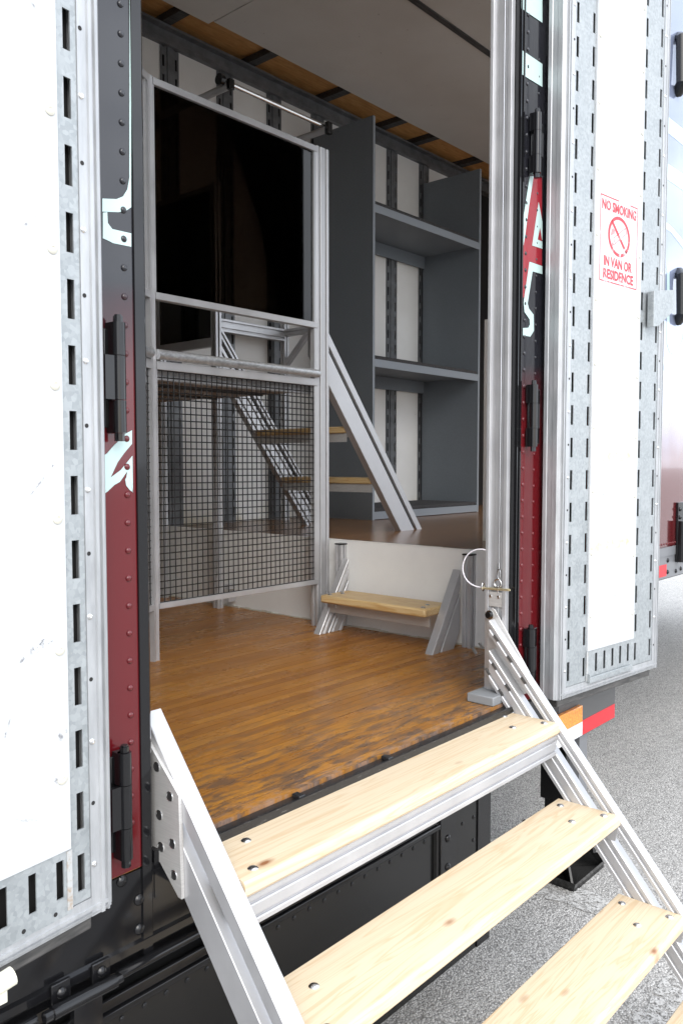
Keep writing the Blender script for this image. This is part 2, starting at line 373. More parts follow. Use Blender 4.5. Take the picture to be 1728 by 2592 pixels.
    m = M['paint'] = mat('worn_white_road_paint', (.6, .59, .57), .7); g = N(m)
    f = g.noise(g.pos((1, 1, 0)), 38, 6, .75); f3 = g.noise(g.pos((1, 1, 0)), 120, 3); al = g.ramp(g.math('ADD', g.math('MULTIPLY', f, .75), g.math('MULTIPLY', f3, .25)), [(.44, 0.), (.53, 1.)])
    g.color(g.ramp(f3, [(.3, (.46, .45, .43)), (.7, (.62, .61, .59))])); g.l(al, g.b.inputs['Alpha'])
    M['amber'] = m = mat('amber_lens', (.75, .24, .01), .2, 0, .5, .5); g = N(m)
    f = g.noise(g.pos((70, 1, 70)), 2, 2); g.color(g.ramp(f, [(.3, (.62, .14, .003)), (.7, (.90, .36, .02))])); g.bump(f, .4, .004)
    M['refl_red'] = mat('red_reflective_tape', (.58, .02, .03), .35, 0, .4)
    M['refl_white'] = mat('white_reflective_tape', (.72, .74, .75), .35, 0, .6)
    M['grey_steel'] = mat('dark_grey_painted_rail', (.075, .075, .075), .35)
    M['grey_paint'] = mat('mid_grey_rail_paint', (.16, .165, .175), .35)
    M['silver'] = mat('zinc_plated_steel', (.70, .70, .70), .22, 1)
    M['brass'] = mat('yellow_zinc_screw', (.60, .52, .33), .35, .7)
    M['cream'] = mat('cream_plastic', (.56, .545, .475), .45)
    M['foam'] = m = mat('grey_plastic_block', (.24, .25, .26), .6)
    M['wire'] = mat('black_coated_wire', (.012, .012, .012), .4)
    M['pipe'] = m = mat('galvanised_pipe', (.55, .56, .57), .4, .8); g = N(m)
    f = g.noise(g.pos((1, 1, 2)), 45, 5, .7); g.color(g.ramp(f, [(.35, (.50, .51, .52)), (.6, (.72, .73, .74))])); g.rough(g.ramp(f, [(.3, .3), (.7, .5)]))
    M['plastic_clear'] = mat('clear_plastic_cable', (.72, .70, .74), .25)
    m = M['scuff'] = mat('black_scuff', (.10, .10, .12), .6); g = N(m)
    f = g.noise(g.pos((1, 1, 1)), 90, 6, .8); g.l(g.ramp(f, [(.51, 0.), (.62, .5)]), g.b.inputs['Alpha'])
    M['tape'] = m = mat('torn_tape_residue', (.62, .52, .33), .7); g = N(m)
    f = g.noise(g.pos((1, 1, 1)), 60, 5, .7); g.color(g.ramp(f, [(.35, (.78, .74, .65)), (.65, (.60, .48, .28))]))
    g.l(g.ramp(f, [(.38, 0.), (.48, 1.)]), g.b.inputs['Alpha'])
    M['strap'] = mat('ivory_strap', (.72, .70, .58), .6)
    M['rust'] = m = mat('rusty_weld', (.3, .17, .09), .8); g = N(m)
    f = g.noise(g.pos(), 60, 5, .7); g.color(g.ramp(f, [(.5, (.40, .41, .41)), (.72, (.30, .22, .15))]))
    return M
M = make_materials()

FZ, DZ = .89, 1.276            # lower floor, raised deck
XL, XR = .925, 2.31            # door opening
YF = 2.52                      # far wall lining
ROOF = 3.98
AX = Vector((1, 0, 0)); AY = Vector((0, 1, 0)); AZ = Vector((0, 0, 1))

# ------------------------------------------------------------ ground
g = part('ground', MB().add([(-400, -400, 0), (400, -400, 0), (400, 400, 0), (-400, 400, 0)], [(0, 1, 2, 3)]), M['asphalt']); g["kind"] = "structure"
def marking(x0, x1, y0, y1, seed):
    rnd = random.Random(seed); P = []
    n = 14
    for (ax, ay, bx, by) in ((x0, y0, x1, y0), (x1, y0, x1, y1), (x1, y1, x0, y1), (x0, y1, x0, y0)):
        for i in range(n):
            t = i / n; P.append((ax + (bx - ax) * t + rnd.uniform(-.012, .012), ay + (by - ay) * t + rnd.uniform(-.012, .012), .004))
    o = part('road_marking', MB().add(P, [tuple(range(len(P)))]), M['paint']); o["kind"] = "structure"
marking(2.80, 2.94, -.16, .24, 3); marking(1.95, 2.68, -.62, -.385, 5)

# ------------------------------------------------------------ trailer
T = thing('trailer', 'black and red box trailer with both side door leaves folded open', 'trailer', (1.6, 0, 0))

# floor of strip planks
fl = part('floor', MB().box(-3.0, 2.876, .001, YF + .06, .80, FZ - .022), M['black_worn'], T)
unit = MB().box(-.5, .5, -.5, .5, -.5, .5).mesh('plank'); unit.materials.append(M['floor'])
PW = .0362; y = .004; k = 0; rnd = random.Random(11)
rows = int((YF - .004) / PW)
for r_ in range(rows):
    yc = .004 + PW * (r_ + .5)
    xmin = .93 if yc < .75 else (.35 + (yc - .75) * .0 if yc < 9 else .35)
    x = .86 - rnd.random() * .5 if yc < 1.0 else 1.15 - rnd.random() * .4
    while x < 2.876:
        L = rnd.uniform(.55, 1.1); x1 = min(x + L, 2.874)
        if 2.874 - x1 < .25: x1 = 2.874
        o = bpy.data.objects.new('plank', unit); col.objects.link(o); o.parent = fl
        o.location = ((x + x1) / 2, yc, FZ - .011 + rnd.uniform(-.0004, .0004)); o.scale = (x1 - x - .0012, PW - .0011, .022)
        x = x1
        if x1 >= 2.874: break
        k += 1
part('floor_infill', MB().box(-3.0, .36, .004, YF, FZ - .022, FZ - .003), M['floor'], T)

# raised deck and its white riser
part('raised_deck', MB().box(2.879, 9.0, .06, YF + .04, 1.19, DZ), M['deck'], T)
rb = part('riser_board', MB().box(2.862, 2.878, .06, YF, FZ + .004, DZ + .003), M['riser'], T)
cap = MB()
for i in range(40):
    y0, y1 = .06 + (YF - .06) * i / 40, .06 + (YF - .06) * (i + 1) / 40
    cap.box(2.861, 2.886 + rnd.uniform(-.006, .004), y0, y1, DZ + .0032, DZ + .006)
part('deck_edge_strip', cap, M['riser'], rb)
rag = MB()
for i in range(60):
    y0, y1 = .1 + (YF - .12) * i / 60, .1 + (YF - .12) * (i + 1) / 60
    rag.box(2.862 - rnd.uniform(.001, .010), 2.863, y0, y1, FZ, FZ + rnd.uniform(.002, .009))
part('sealant_bead', rag, M['cream'], rb)

# far wall: slotted posts every 0.40 m with white boards between
fw = part('far_wall', MB().box(-3, 9, YF + .034, YF + .09, .86, 4.12), M['cavity'], T)
PX = [2.927 + .3985 * (i - 4) for i in range(12)]
def wall_post(x):
    sl = []
    for zz in [1.0 + .1035 * i for i in range(29)]:
        for dx in (-.043, .043): sl.append((x + dx - .007, x + dx + .007, zz, zz + .061))
    mb = slotted(MB(), x - .062, x + .062, FZ + .003 if x < 2.87 else DZ + .003, 3.93, sl, YF - .004, .003)
    mb.box(x - .018, x + .018, YF - .010, YF - .0045, (FZ if x < 2.87 else DZ) + .003, 3.93)
    return mb
for x in PX: part('logistic_post', wall_post(x), M['galv_dark'], T)
for a, b in zip(PX[:-1], PX[1:]):
    part('wall_board', MB().box(a + .060, b - .060, YF + .003, YF + .012, (FZ if b < 2.95 else DZ) + .003, 3.93), M['wall_white'], T)
part('top_rail', MB().box(-3, 9, YF - .03, YF + .033, 3.905, 3.93).box(-3, 9, YF - .012, YF + .033, 3.931, 3.985).box(-3, 9, YF - .05, YF + .033, 3.9855, 4.0), M['galv_dark'], T)
part('roof_lining', MB().box(-3, 9, 2.0, YF + .03, 4.045, 4.075), M['ply'], T)
for i, x in enumerate([2.27, 2.88, 3.50, 4.15, 4.76, 5.15, 5.76]):
    part('roof_bow', MB().box(x - .03, x + .03, .06, YF + .03, 4.006, 4.044), M['rubber'], T)
cl = part('ceiling_panel', MB().box(-3, 3.0, .06, 2.275, ROOF, 4.0055), M['ceiling'], T)
part('ceiling_panel', MB().box(3.004, 9, .06, 2.235, ROOF - .002, 4.0050), M['ceiling'], T)
part('ceiling_strip', MB().box(-2.9, 8.9, 1.29, 1.325, ROOF - .010, ROOF - .0025), M['rubber'], T)
part('roof_skin', MB().box(-3.0, 9, 0, 2.62, 4.08, 4.12), M['black'], T)
part('rear_wall', MB().box(-3.08, -3.0, 0, 2.62, .8, 4.12), M['wall_white'], T)
part('front_wall', MB().box(9.0, 9.08, 0, 2.62, 1.1, 4.12), M['wall_white'], T)
part('far_skin', MB().box(-3.0, 9.0, YF + .092, YF + .1, .65, 4.12), M['livery'], T)

# near side wall: skin left and right of the opening
sw = part('side_wall', MB().box(-3, .9030, .0, .012, .872, 4.1).box(-3, XL - .03, .0125, .06, FZ + .002, 4.08), M['livery'], T)
FX0, FX1 = 3.93, 6.0         # second doorway further forward, out of view, open and widened to light the deck
sr = part('side_wall', MB().box(2.312, 3.30, .0, .012, .872, 4.1).box(XR + .03, FX0, .0125, .06, DZ + .002, 4.08), M['livery'], T)
part('door_header', MB().box(.9315, 2.2860, .0, .06, 3.801, 4.1), M['black'], T)
jl = MB().extrude([(.9035, -.004, .70), (.924, -.004, .70), (.931, .003, .70), (.931, .060, .70), (.9035, .060, .70)], [(.9035, -.004, 3.80), (.924, -.004, 3.80), (.931, .003, 3.80), (.931, .060, 3.80), (.9035, .060, 3.80)])
part('door_jamb', jl, M['black'], T)
part('threshold_block', MB().box(.9315, .9518, -.002, .12, .80, FZ + .002), M['black'], T)
part('door_jamb', MB().box(2.2865, 2.3115, .0, .060, .868, 3.80).box(2.2885, 2.293, -.004, -.0003, .868, 3.80).box(2.3035, 2.3105, -.005, -.0003, .868, 3.80), M['black'], T)
part('jamb_seal', MB().box(2.2868, 2.3112, .0603, .10, .90, 3.80), M['rubber'], T)

# rivets on the skin; the smaller column stands for reflections
riv = MB().lathe((0, 0, 0), (0, -1, 0), [(0, .0062), (.0015, .006), (.0032, .0045), (.0042, .002), (.0043, .0003)], 14).mesh('rivet', True); riv.materials.append(M['livery'])
def put(me, name, parent, loc, rot=None, scale=None):
    o = bpy.data.objects.new(name, me); col.objects.link(o); o.parent = parent
    if parent.type == 'EMPTY': o.matrix_parent_inverse = Matrix.Translation(-parent.location)
    o.location = loc
    if rot is not None: o.rotation_euler = rot
    if scale is not None: o.scale = scale
    return o
for i in range(32): put(riv, 'rivet', sw, (.884, 0, .962 + .0507 * i))
for i in range(43): put(riv, 'rivet', sr, (2.332, 0, .955 + .0507 * i))
for i in range(38): put(riv, 'rivet', sr, (2.402, 0, 1.0 + .0507 * i), scale=(.7, .7, .7))  # added dots for reflections in the gloss paint, no real second column

# lettering on the skin (flat print 0.8 mm proud of the paint)
def flat(name, polys, mt, parent, y, t=.0008):
    for P in polys:
        o = part(name, MB().extrude([(p[0], y, p[2]) for p in P], [(p[0], y - t, p[2]) for p in P]), mt, parent)
    return o
z1 = lambda x, y: at(x * .2755, y * .2755, 1, 0)
z2 = lambda x, y: at(x * .2755, 600 + y * .2755, 1, 0)
z3 = lambda x, y: at(x * .2755, 1200 + y * .2755, 1, 0)
hook = [z1(1190, -400), z1(1204, -400), z1(1204, 1905), z1(1160, 1935), z1(1090, 1950), z1(940, 1945), z1(940, 1825), z1(1070, 1830), z1(1130, 1805), z1(1170, 1740), z1(1188, 1630)]
hook2 = [z1(945, 1955), z1(985, 1950), z1(990, 2050), z1(1030, 2105), z1(1205, 2145), z1(1205, 2268), z1(1040, 2235), z1(980, 2205), z1(945, 2190)]
leaf = [z2(940, 2020), z2(985, 1985), z2(1050, 1910), z2(1085, 1880), z2(1130, 1820), z2(1212, 1775), z2(1212, 1900), z2(1140, 1985), z2(1080, 2070), z2(1015, 2210), z2(1110, 2140), z2(1216, 2010),
        z2(1220, 2350), z3(1222, 165), z3(1195, 150), z3(1160, 105), z3(1150, 50), z2(1160, 2210), z2(1170, 2150), z2(1100, 2250), z3(1050, 100), z3(990, 158), z3(945, 190)]
flat('lettering', [hook, hook2, leaf], M['mint'], sw, -.0002)
wq = .3367
q1 = lambda x, y: at(1200 + x * wq, y * wq, 1, 0)
q2 = lambda x, y: at(1200 + x * wq, 450 + y * wq, 1, 0)
bar1 = [q1(350, -260), q1(505, -180), q1(505, 172), q1(350, 66)]
bar2 = [q1(351, 378), q1(505, 482), q1(505, 655), q1(351, 560)]
s1 = [q2(412, -10), q2(440, -10), q2(410, 180), q2(372, 460), q2(360, 525), q2(356, 400), q2(360, 320)]
tri_o = [q2(478, 185), q2(430, 510), q2(505, 535), q2(505, 480), q2(470, 465), q2(488, 370), q2(505, 470), q2(505, 330)]
low = [q2(410, 632), q2(505, 665), q2(505, 725), q2(432, 705), q2(395, 945), q2(405, 985), q2(440, 1030), q2(442, 1150), q2(415, 1195), q2(360, 1185), q2(360, 1130), q2(400, 1128), q2(412, 1105), q2(410, 1065), q2(372, 1010), q2(365, 940)]
flat('lettering', [bar1, bar2, s1, tri_o, low], M['mint'], sr, -.0014)
flat('lettering_fill', [[q2(440, -10), q2(505, -10), q2(505, 662), q2(412, 630), q2(372, 900), q2(362, 900), q2(360, 525), q2(372, 460)]], M['redfill'], sr, -.0002)

# hinges: three-knuckle barrels with leaves on the skin
def hinge(x, z0, z1_, s, leafx):
    mb = MB(); L = z1_ - z0; r = .0125
    a, b = z0 + .018, z1_ - .012
    h = part('hinge', MB().box(min(x, leafx), max(x, leafx), -.008, -.0025, a + .01, b - .01), M['black'], T, bevel=.002)
    for k, (p, q) in enumerate(((0, .30), (.30, .70), (.70, 1.))):
        part('knuckle', MB().cyl((x, -.026, a + (b - a) * p + .0006), (x, -.026, a + (b - a) * q - .0006), r, 18).box(x - r, x + r, -.026, -.006, a + (b - a) * p + .0006, a + (b - a) * q - .0006)
             if k != 1 else MB().cyl((x, -.026, a + (b - a) * p + .0006), (x, -.026, a + (b - a) * q - .0006), r, 18).box(min(x, x - s * .030), max(x, x - s * .030), -.031, -.022, a + (b - a) * p + .0006, a + (b - a) * q - .0006), M['black'], h, True)
    part('hinge_pin', MB().cyl((x, -.026, b), (x, -.026, b + .010), .0085, 8).cyl((x, -.026, b + .010), (x, -.026, b + .013), .0065, 8), M['black'], h)
    part('hinge_pin', MB().cyl((x, -.026, a - .014), (x, -.026, a), .009, 8), M['black'], h)
    return h
for z0, z1_ in ((1.662, 1.885), (.895, 1.122), (2.495, 2.705), (3.2, 3.41)):
    hinge(.852, z0, z1_, 1, .835); hinge(2.350, z0, z1_, -1, 2.425)

# lower side rail, sill and belly box
part('sill', MB().box(.952, 2.285, -.028, .0035, FZ - .028, FZ - .009).box(.952, 2.285, -.034, -.0285, FZ - .05, FZ - .002), M['black_worn'], T)
for x in (1.30, 1.62):
    part('sill_clip', MB().box(x, x + .018, -.030, -.004, FZ - .0085, FZ + .002), M['black_worn'], T, bevel=.002)
rail = MB()
def strip(prof, x0, x1): rail.extrude([(x0, a, b) for a, b in prof], [(x1, a, b) for a, b in prof])
strip([(.0, .868), (.0, .735), (-.006, .730), (-.006, .716), (.0, .712), (.012, .700), (.030, .672), (.030, .650), (.06, .650), (.06, .868)], -3, 2.60)
rr = part('lower_rail', rail, M['black'], T)
part('rail_end', MB().box(2.6015, 3.072, .0, .06, .652, .868), M['grey_steel'], T)
bolt = MB().lathe((0, 0, 0), (0, -1, 0), [(0, .011), (.002, .011), (.005, .0085), (.007, .004), (.0072, .0005)], 16).mesh('bolt', True); bolt.materials.append(M['black'])
for x in (.40, .55, .897):
    for zb in (.81, .753): put(bolt, 'bolt', rr, (x, 0, zb))
put(bolt, 'bolt', rr, (3.02, 0, .835)); put(bolt, 'bolt', rr, (.86, .0, .86))
lamp = part('marker_lamp', MB().box(2.575, 2.752, -.018, -.0005, .715, .775), M['amber'], T, bevel=.003)
part('reflective_tape', MB().box(2.40, 2.787, -.0012, -.0003, .655, .705).box(2.40, 2.45, -.0012, -.0003, .655, .7), M['refl_white'], T)
part('reflective_tape', MB().box(2.7872, 3.068, -.0012, -.0003, .655, .708), M['refl_red'], T)
part('rail_bracket', MB().box(2.81, 2.875, .02, .055, .42, .651), M['grey_paint'], T)

bb = part('belly_box', MB().box(-3, 2.12, .022, 2.5, .16, .628).box(-3, 2.12, .034, 2.5, .6285, .66), M['satin_black'], T)
part('belly_box_corner', MB().box(2.1205, 2.192, .018, .9, .16, .649), M['black'], T)
part('belly_lip', MB().box(-3, 1.905, .006, .0215, .602, .617).box(-3, 1.905, .012, .0215, .6175, .64), M['black'], T, bevel=.003)
srv = MB().lathe((0, 0, 0), (0, -1, 0), [(0, .006), (.0018, .0055), (.0035, .003), (.0038, .0004)], 12).mesh('rivet', True); srv.materials.append(M['black'])
for i in range(44): put(srv, 'rivet', bb, (-.16 + .0515 * i if i < 40 else 1.92 + .06 * (i - 39), .022, .582 if i < 40 else .57))
for zz in (.50, .41, .33, .25): put(srv, 'rivet', bb, (2.10, .022, zz))
lt = part('box_latch', MB().box(1.905, 1.985, .006, .0215, .44, .66), M['black'], T, bevel=.002)
part('latch_gap', MB().box(1.893, 1.904, .012, .0218, .40, .66), M['cavity'], lt)
for zz in (.565, .482): put(bolt, 'bolt', lt, (1.94, .006, zz))
put(bolt, 'bolt', bb, (1.90, .022, .36), scale=(1.3, 1.3, 1.3))
# hinge of the belly box door
hb = part('box_hinge', MB().cyl((.70, -.030, .702), (.823, -.030, .700), .012, 18).box(.735, .79, -.040, -.026, .645, .697), M['black'], T, True)
part('hinge_pin', MB().cyl((.823, -.03, .70), (.836, -.03, .70), .008, 10), M['black'], hb, True)
part('hinge_pin', MB().cyl((.685, -.03, .702), (.70, -.03, .702), .0095, 10), M['black'], hb, True)
for x in (.727, .806):
    o = part('hinge_lug', MB().box(x - .018, x + .018, -.014, -.0065, .70, .738), M['black'], hb, bevel=.002)
    put(bolt, 'bolt', o, (x, -.014, .719), scale=(.9, 1, .9))
for x0_, x1_ in ((.84, 2.1), (-1, .68)): part('hinge_rod', MB().cyl((x0_, -.012, .694), (x1_, -.012, .694), .010, 12), M['black'], T, True)

# forward body beyond the right leaf: raised gooseneck
fb = part('forward_body', MB().box(3.301, FX0, .0, .0122, 1.275, 4.08), M['fore'], T)
part('forward_body', MB().box(FX1, 8.9, .0, .0122, 1.275, 4.08).box(FX1, 9, .0125, .06, DZ + .002, 4.08), M['fore'], T)
part('door_header', MB().box(FX0 + .0005, FX1 - .0005, .0, .06, 3.80, 4.08), M['black'], T)
part('door_jamb', MB().box(FX0 + .0005, FX0 + .03, -.004, .06, DZ, 3.7995), M['black'], T)
part('door_jamb', MB().box(FX1 - .03, FX1 - .0005, -.004, .06, DZ, 3.7995), M['black'], T)
fr_ = part('forward_rail', MB().box(3.30, 8.9, -.003, .05, 1.235, 1.2735).box(3.30, 8.9, .001, .05, 1.14, 1.2345), M['grey_paint'], T)
part('gooseneck_frame', MB().box(3.074, 8.9, .02, 2.5, 1.13, 1.19).box(3.03, 3.073, .02, 2.5, .66, 1.18), M['satin_black'], T)
for i in range(14): put(riv, 'rivet', fb, (3.50 + .026 * i, 0, 1.288), scale=(.8, .8, .8))
for x, zz in ((3.60, 1.215), (3.72, 1.205), (3.60, 1.165), (3.70, 1.160), (3.76, 1.165), (3.80, 1.21)): put(bolt, 'bolt', fr_, (x, .001, zz), scale=(.9, 1, .9))
part('reflective_tape', MB().box(3.50, 3.585, -.0012, .0003, 1.15, 1.20), M['refl_red'], fr_)
s4 = .4252   # 1628..1728 crops: 294 px wide for 100
c3 = lambda x, y: at(1628 + x * .3401, y * .3401, 1, 0)
c4 = lambda x, y: at(1628 + x * .3401, 700 + y * .3401, 1, 0)
flat('lettering', [[c3(150, 830), c3(180, 870), c3(330, 990), c3(330, 1115), c3(180, 990), c3(150, 985)], [c3(150, 1195), c3(180, 1220), c3(330, 1320), c3(330, 1445), c3(180, 1340), c3(150, 1335)],
     [c3(150, 1640), c3(200, 1680), c3(270, 1760), c3(330, 1850), c3(330, 1900), c3(255, 1800), c3(200, 1730), c3(150, 1695)],
     [c4(172, -80), c4(190, -80), c4(190, 440), c4(200, 500), c4(225, 540), c4(260, 530), c4(285, 480), c4(300, 380), c4(330, 340), c4(330, 420), c4(300, 520), c4(260, 575), c4(220, 585), c4(190, 560), c4(172, 500)],
     [c4(150, 655), c4(250, 680), c4(330, 640), c4(330, 690), c4(250, 718), c4(150, 698)]], M['mint'], fb, -.0002)
def handle(pts, name):
    part(name, MB().tube(pts, .024, 10), M['satin_black'], T, True)
hx = 3.80
for zc, L in ((2.42, .22), (1.96, .20)):
    base = at(1727, {2.42: 150, 1.96: 745}[zc], 1, -.035)
    handle([(base.x + .04, -.002, base.z + L / 2), (base.x, -.03, base.z + L / 2 - .02), (base.x, -.035, base.z - L / 2 + .02), (base.x + .04, -.002, base.z - L / 2)], 'grab_handle')
hb2 = at(1716, 1330, 1, -.012)
fh = part('forward_hinge', MB().box(hb2.x - .004, hb2.x + .12, -.012, -.0005, hb2.z - .16, hb2.z + .10).cyl((hb2.x + .01, -.022, hb2.z - .16), (hb2.x + .01, -.022, hb2.z + .02), .016, 14), M['black'], T, bevel=.002)
for dz in (.07, .035, -.03, -.065): put(bolt, 'bolt', fh, (hb2.x + .012, -.012, hb2.z + dz), scale=(.8, 1.2, .8))

# landing gear
lg = part('landing_leg', MB().box(2.975, 3.085, .15, .26, .30, 1.14), M['satin_black'], T, bevel=.004)
part('inner_leg', MB().box(2.988, 3.072, .163, .247, .07, .31), M['satin_black'], lg, bevel=.003)
ft = MB().box(2.90, 3.17, .075, .345, .0, .012)
ft.add([(2.90, .075, .012), (3.17, .075, .012), (3.17, .345, .012), (2.90, .345, .012), (2.885, .06, .045), (3.185, .06, .045), (3.185, .36, .045), (2.885, .36, .045)], [(0, 1, 5, 4), (1, 2, 6, 5), (2, 3, 7, 6), (3, 0, 4, 7)])
part('sand_shoe', ft, M['satin_black'], lg)
cxf, cyf = 3.03, .205
for dx, dy in ((.12, -.115), (-.115, -.115), (.12, .12), (-.115, .12)):
    part('shoe_gusset', MB().extrude([(cxf, cyf, .012), (cxf + dx, cyf + dy, .014), (cxf + dx * .25, cyf + dy * .25, .17), (cxf, cyf, .17)], [(cxf + .006, cyf - .006, .012), (cxf + dx + .006, cyf + dy - .006, .014), (cxf + dx * .25 + .006, cyf + dy * .25 - .006, .17), (cxf + .006, cyf - .006, .17)]), M['satin_black'], lg)
part('axle_tube', MB().cyl((3.03, .05, .14), (3.03, .36, .14), .022, 14), M['satin_black'], lg, True)

# ------------------------------------------------------------ door leaves (parts of the trailer)
screw = MB().lathe((0, 0, 0), (0, -1, 0), [(0, .0052), (.001, .0052), (.0025, .0040), (.0032, .0015), (.0026, .0004)], 12).mesh('screw', True); screw.materials.append(M['silver'])
plug = MB().lathe((0, 0, 0), (0, -1, 0), [(0, .0095), (.0015, .0092), (.0028, .0072), (.0032, .0035), (.0022, .0025), (.002, .0004)], 14).mesh('plug', True); plug.materials.append(M['cream'])
hole = MB().lathe((0, 0, 0), (0, -1, 0), [(0, .0036), (.0006, .0036)], 12).mesh('screw_hole'); hole.materials.append(M['cavity'])
Z0, Z1 = .872, 3.76
def door(s, hx, ang, W, label, post_cols, panel, bottom_us):
    mtx = Matrix.Translation((hx, -.08, 0)) @ Matrix.Rotation(R(ang), 4, 'Z')
    d = part('door', MB().box(s * .004, s * (W - .004), .026, .056, Z0 + .004, Z1 - .004), M['livery'], T, mtx=mtx, label=label)
    def rb_(name, mb, mt, smooth=False, bevel=0, **k): return part(name, mb, mt, d, smooth, bevel=bevel, **k)
    # extruded frame all round: section in (distance from edge, depth)
    sec = [(0, .006), (.002, .004), (.009, .004), (.0095, -.002), (.0135, -.003), (.0145, .0015), (.020, .0015), (.0205, -.003), (.027, -.003), (.028, .0), (.046, .0), (.046, .0255), (.0035, .0255), (.0035, .031), (.001, .033), (.0005, .043), (.003, .045), (.003, .052), (0, .054), (0, .062), (-.006, .062), (-.006, .050), (-.004, .048), (-.004, .030), (-.006, .028), (-.006, .012), (-.003, .010)]
    rb_('frame_rail', MB().extrude([(s * a, b, Z0) for a, b in sec], [(s * a, b, Z1) for a, b in sec]), M['frame'])
    rb_('frame_rail', MB().extrude([(s * (W - a), b, Z0) for a, b in sec], [(s * (W - a), b, Z1) for a, b in sec]), M['frame'])
    sb = [(a, b + .0004) for a, b in sec if a >= 0 and b < .04]
    rb_('frame_rail', MB().extrude([(s * .012, b, Z0 - .004 + a * .8) for a, b in sb], [(s * (W - .012), b, Z0 - .004 + a * .8) for a, b in sb]), M['frame'])
    rb_('seal_strip', MB().box(s * .03, s * (W - .02), .02, .052, Z0 - .034, Z0 - .006), M['rubber'], bevel=.004)
    tops = [.986 + .1035 * k for k in range(27)]
    for (ua, ub, cs) in post_cols:
        sl = [tuple(sorted((s * (c - .007), s * (c + .007)))) + (t - .062, t) for c in cs for t in tops]
        o = rb_('slotted_post', slotted(MB(), min(s * ua, s * ub), max(s * ua, s * ub), Z0 + .034, Z1 - .04, sl, .002, .003), M['galv'])
        part('post_channel', MB().box(s * ua, s * ub, .0245, .0255, Z0 + .034, Z1 - .04), M['cavity'], d)
    pa, pb = panel
    rb_('lining_panel', MB().box(s * pa, s * pb, -.0035, .0018, 1.006, Z1 - .05), M['white'])
    a_, b_ = panel[2:] if len(panel) > 2 else (pa, pb)
    sl = [tuple(sorted((s * (u - .007), s * (u + .007)))) + (.930, .992) for u in bottom_us]
    x0, x1 = sorted((s * (pa - .002), s * (pb + .002)))
    rb_('slotted_post', slotted(MB(), x0, x1, .898, 1.0055, sl, -.0008, .0026), M['galv'])
    part('post_channel', MB().box(x0, x1, .0235, .0243, .90, 1.0055), M['cavity'], d)
    rb_('weld_patch', MB().box(s * (pa - .003), s * (pa + .007), -.0020, -.0009, .905, 1.003), M['rust'])
    for k in range(28):
        z = .96 + .104 * k
        put(screw if k % 2 == 0 else hole, 'screw' if k % 2 == 0 else 'screw_hole', d, (s * .040, 0, z))
        if s > 0: put(screw if k % 2 else hole, 'screw' if k % 2 else 'screw_hole', d, (s * (W - .036), 0, z))
    for k in range(13):
        put(plug, 'plug', d, (s * (pa + .014), -.0035, 1.125 + .208 * k))
        if s > 0: put(plug, 'plug', d, (s * (pb - .012), -.0035, 1.10 + .208 * k))
    for u in [pa + .03 + .058 * i for i in range(5)]: put(hole, 'screw_hole', d, (s * u, -.0008, .909))
    return d
dR = door(1, 2.43, -6.3, .665, 'door leaf with a faded red no smoking notice', [(.0465, .172, (.0625, .156)), (.474, .6185, (.497, .603))], (.170, .476), [.2285, .2815, .335, .3875, .441])
dL = door(-1, .79, 7, .665, 'door leaf with plain scuffed white lining', [(.0465, .093, (.0645,))], (.088, .60), [.108 + .051 * i for i in range(9)])

# scuffs on the left leaf's lining (thin rubbed-on marks)
for u0, z0_, u1, z1_, wd in ((.206, 1.318, .196, 1.326, .012), (.178, 1.330, .116, 1.354, .011), (.150, 1.341, .128, 1.350, .014), (.108, 1.190, .1015, 1.197, .012), (.094, 1.197, .0905, 1.206, .006), (.121, 1.136, .106, 1.116, .007),
                        (.205, 1.215, .19, 1.255, .004), (.13, 1.60, .108, 1.625, .003), (.16, 1.57, .13, 1.60, .003), (.15, 1.98, .12, 2.01, .004), (.19, 1.09, .15, 1.075, .004), (.145, 2.32, .12, 2.30, .006), (.185, 1.15, .12, 1.13, .003)):
    d_ = Vector((u1 - u0, z1_ - z0_)); n_ = Vector((-d_.y, d_.x)).normalized() * wd / 2
    part('scuff_mark', MB().add([(-(u0 + n_.x), -.0041, z0_ + n_.y), (-(u1 + n_.x), -.0041, z1_ + n_.y), (-(u1 - n_.x), -.0041, z1_ - n_.y), (-(u0 - n_.x), -.0041, z0_ - n_.y)], [(0, 1, 2, 3)]), M['scuff'], dL)
for u0, z0_, u1, z1_, wd in ((.30, 2.02, .36, 2.05, .004), (.24, 1.86, .245, 1.80, .008), (.33, 1.20, .34, 1.15, .012), (.40, 1.72, .42, 1.70, .005), (.26, 2.66, .32, 2.64, .004), (.22, 1.53, .30, 1.52, .004)):
    d_ = Vector((u1 - u0, z1_ - z0_)); n_ = Vector((-d_.y, d_.x)).normalized() * wd / 2
    part('scuff_mark', MB().add([(u0 + n_.x, -.0041, z0_ + n_.y), (u1 + n_.x, -.0041, z1_ + n_.y), (u1 - n_.x, -.0041, z1_ - n_.y), (u0 - n_.x, -.0041, z0_ - n_.y)], [(0, 1, 2, 3)]), M['scuff'], dR)

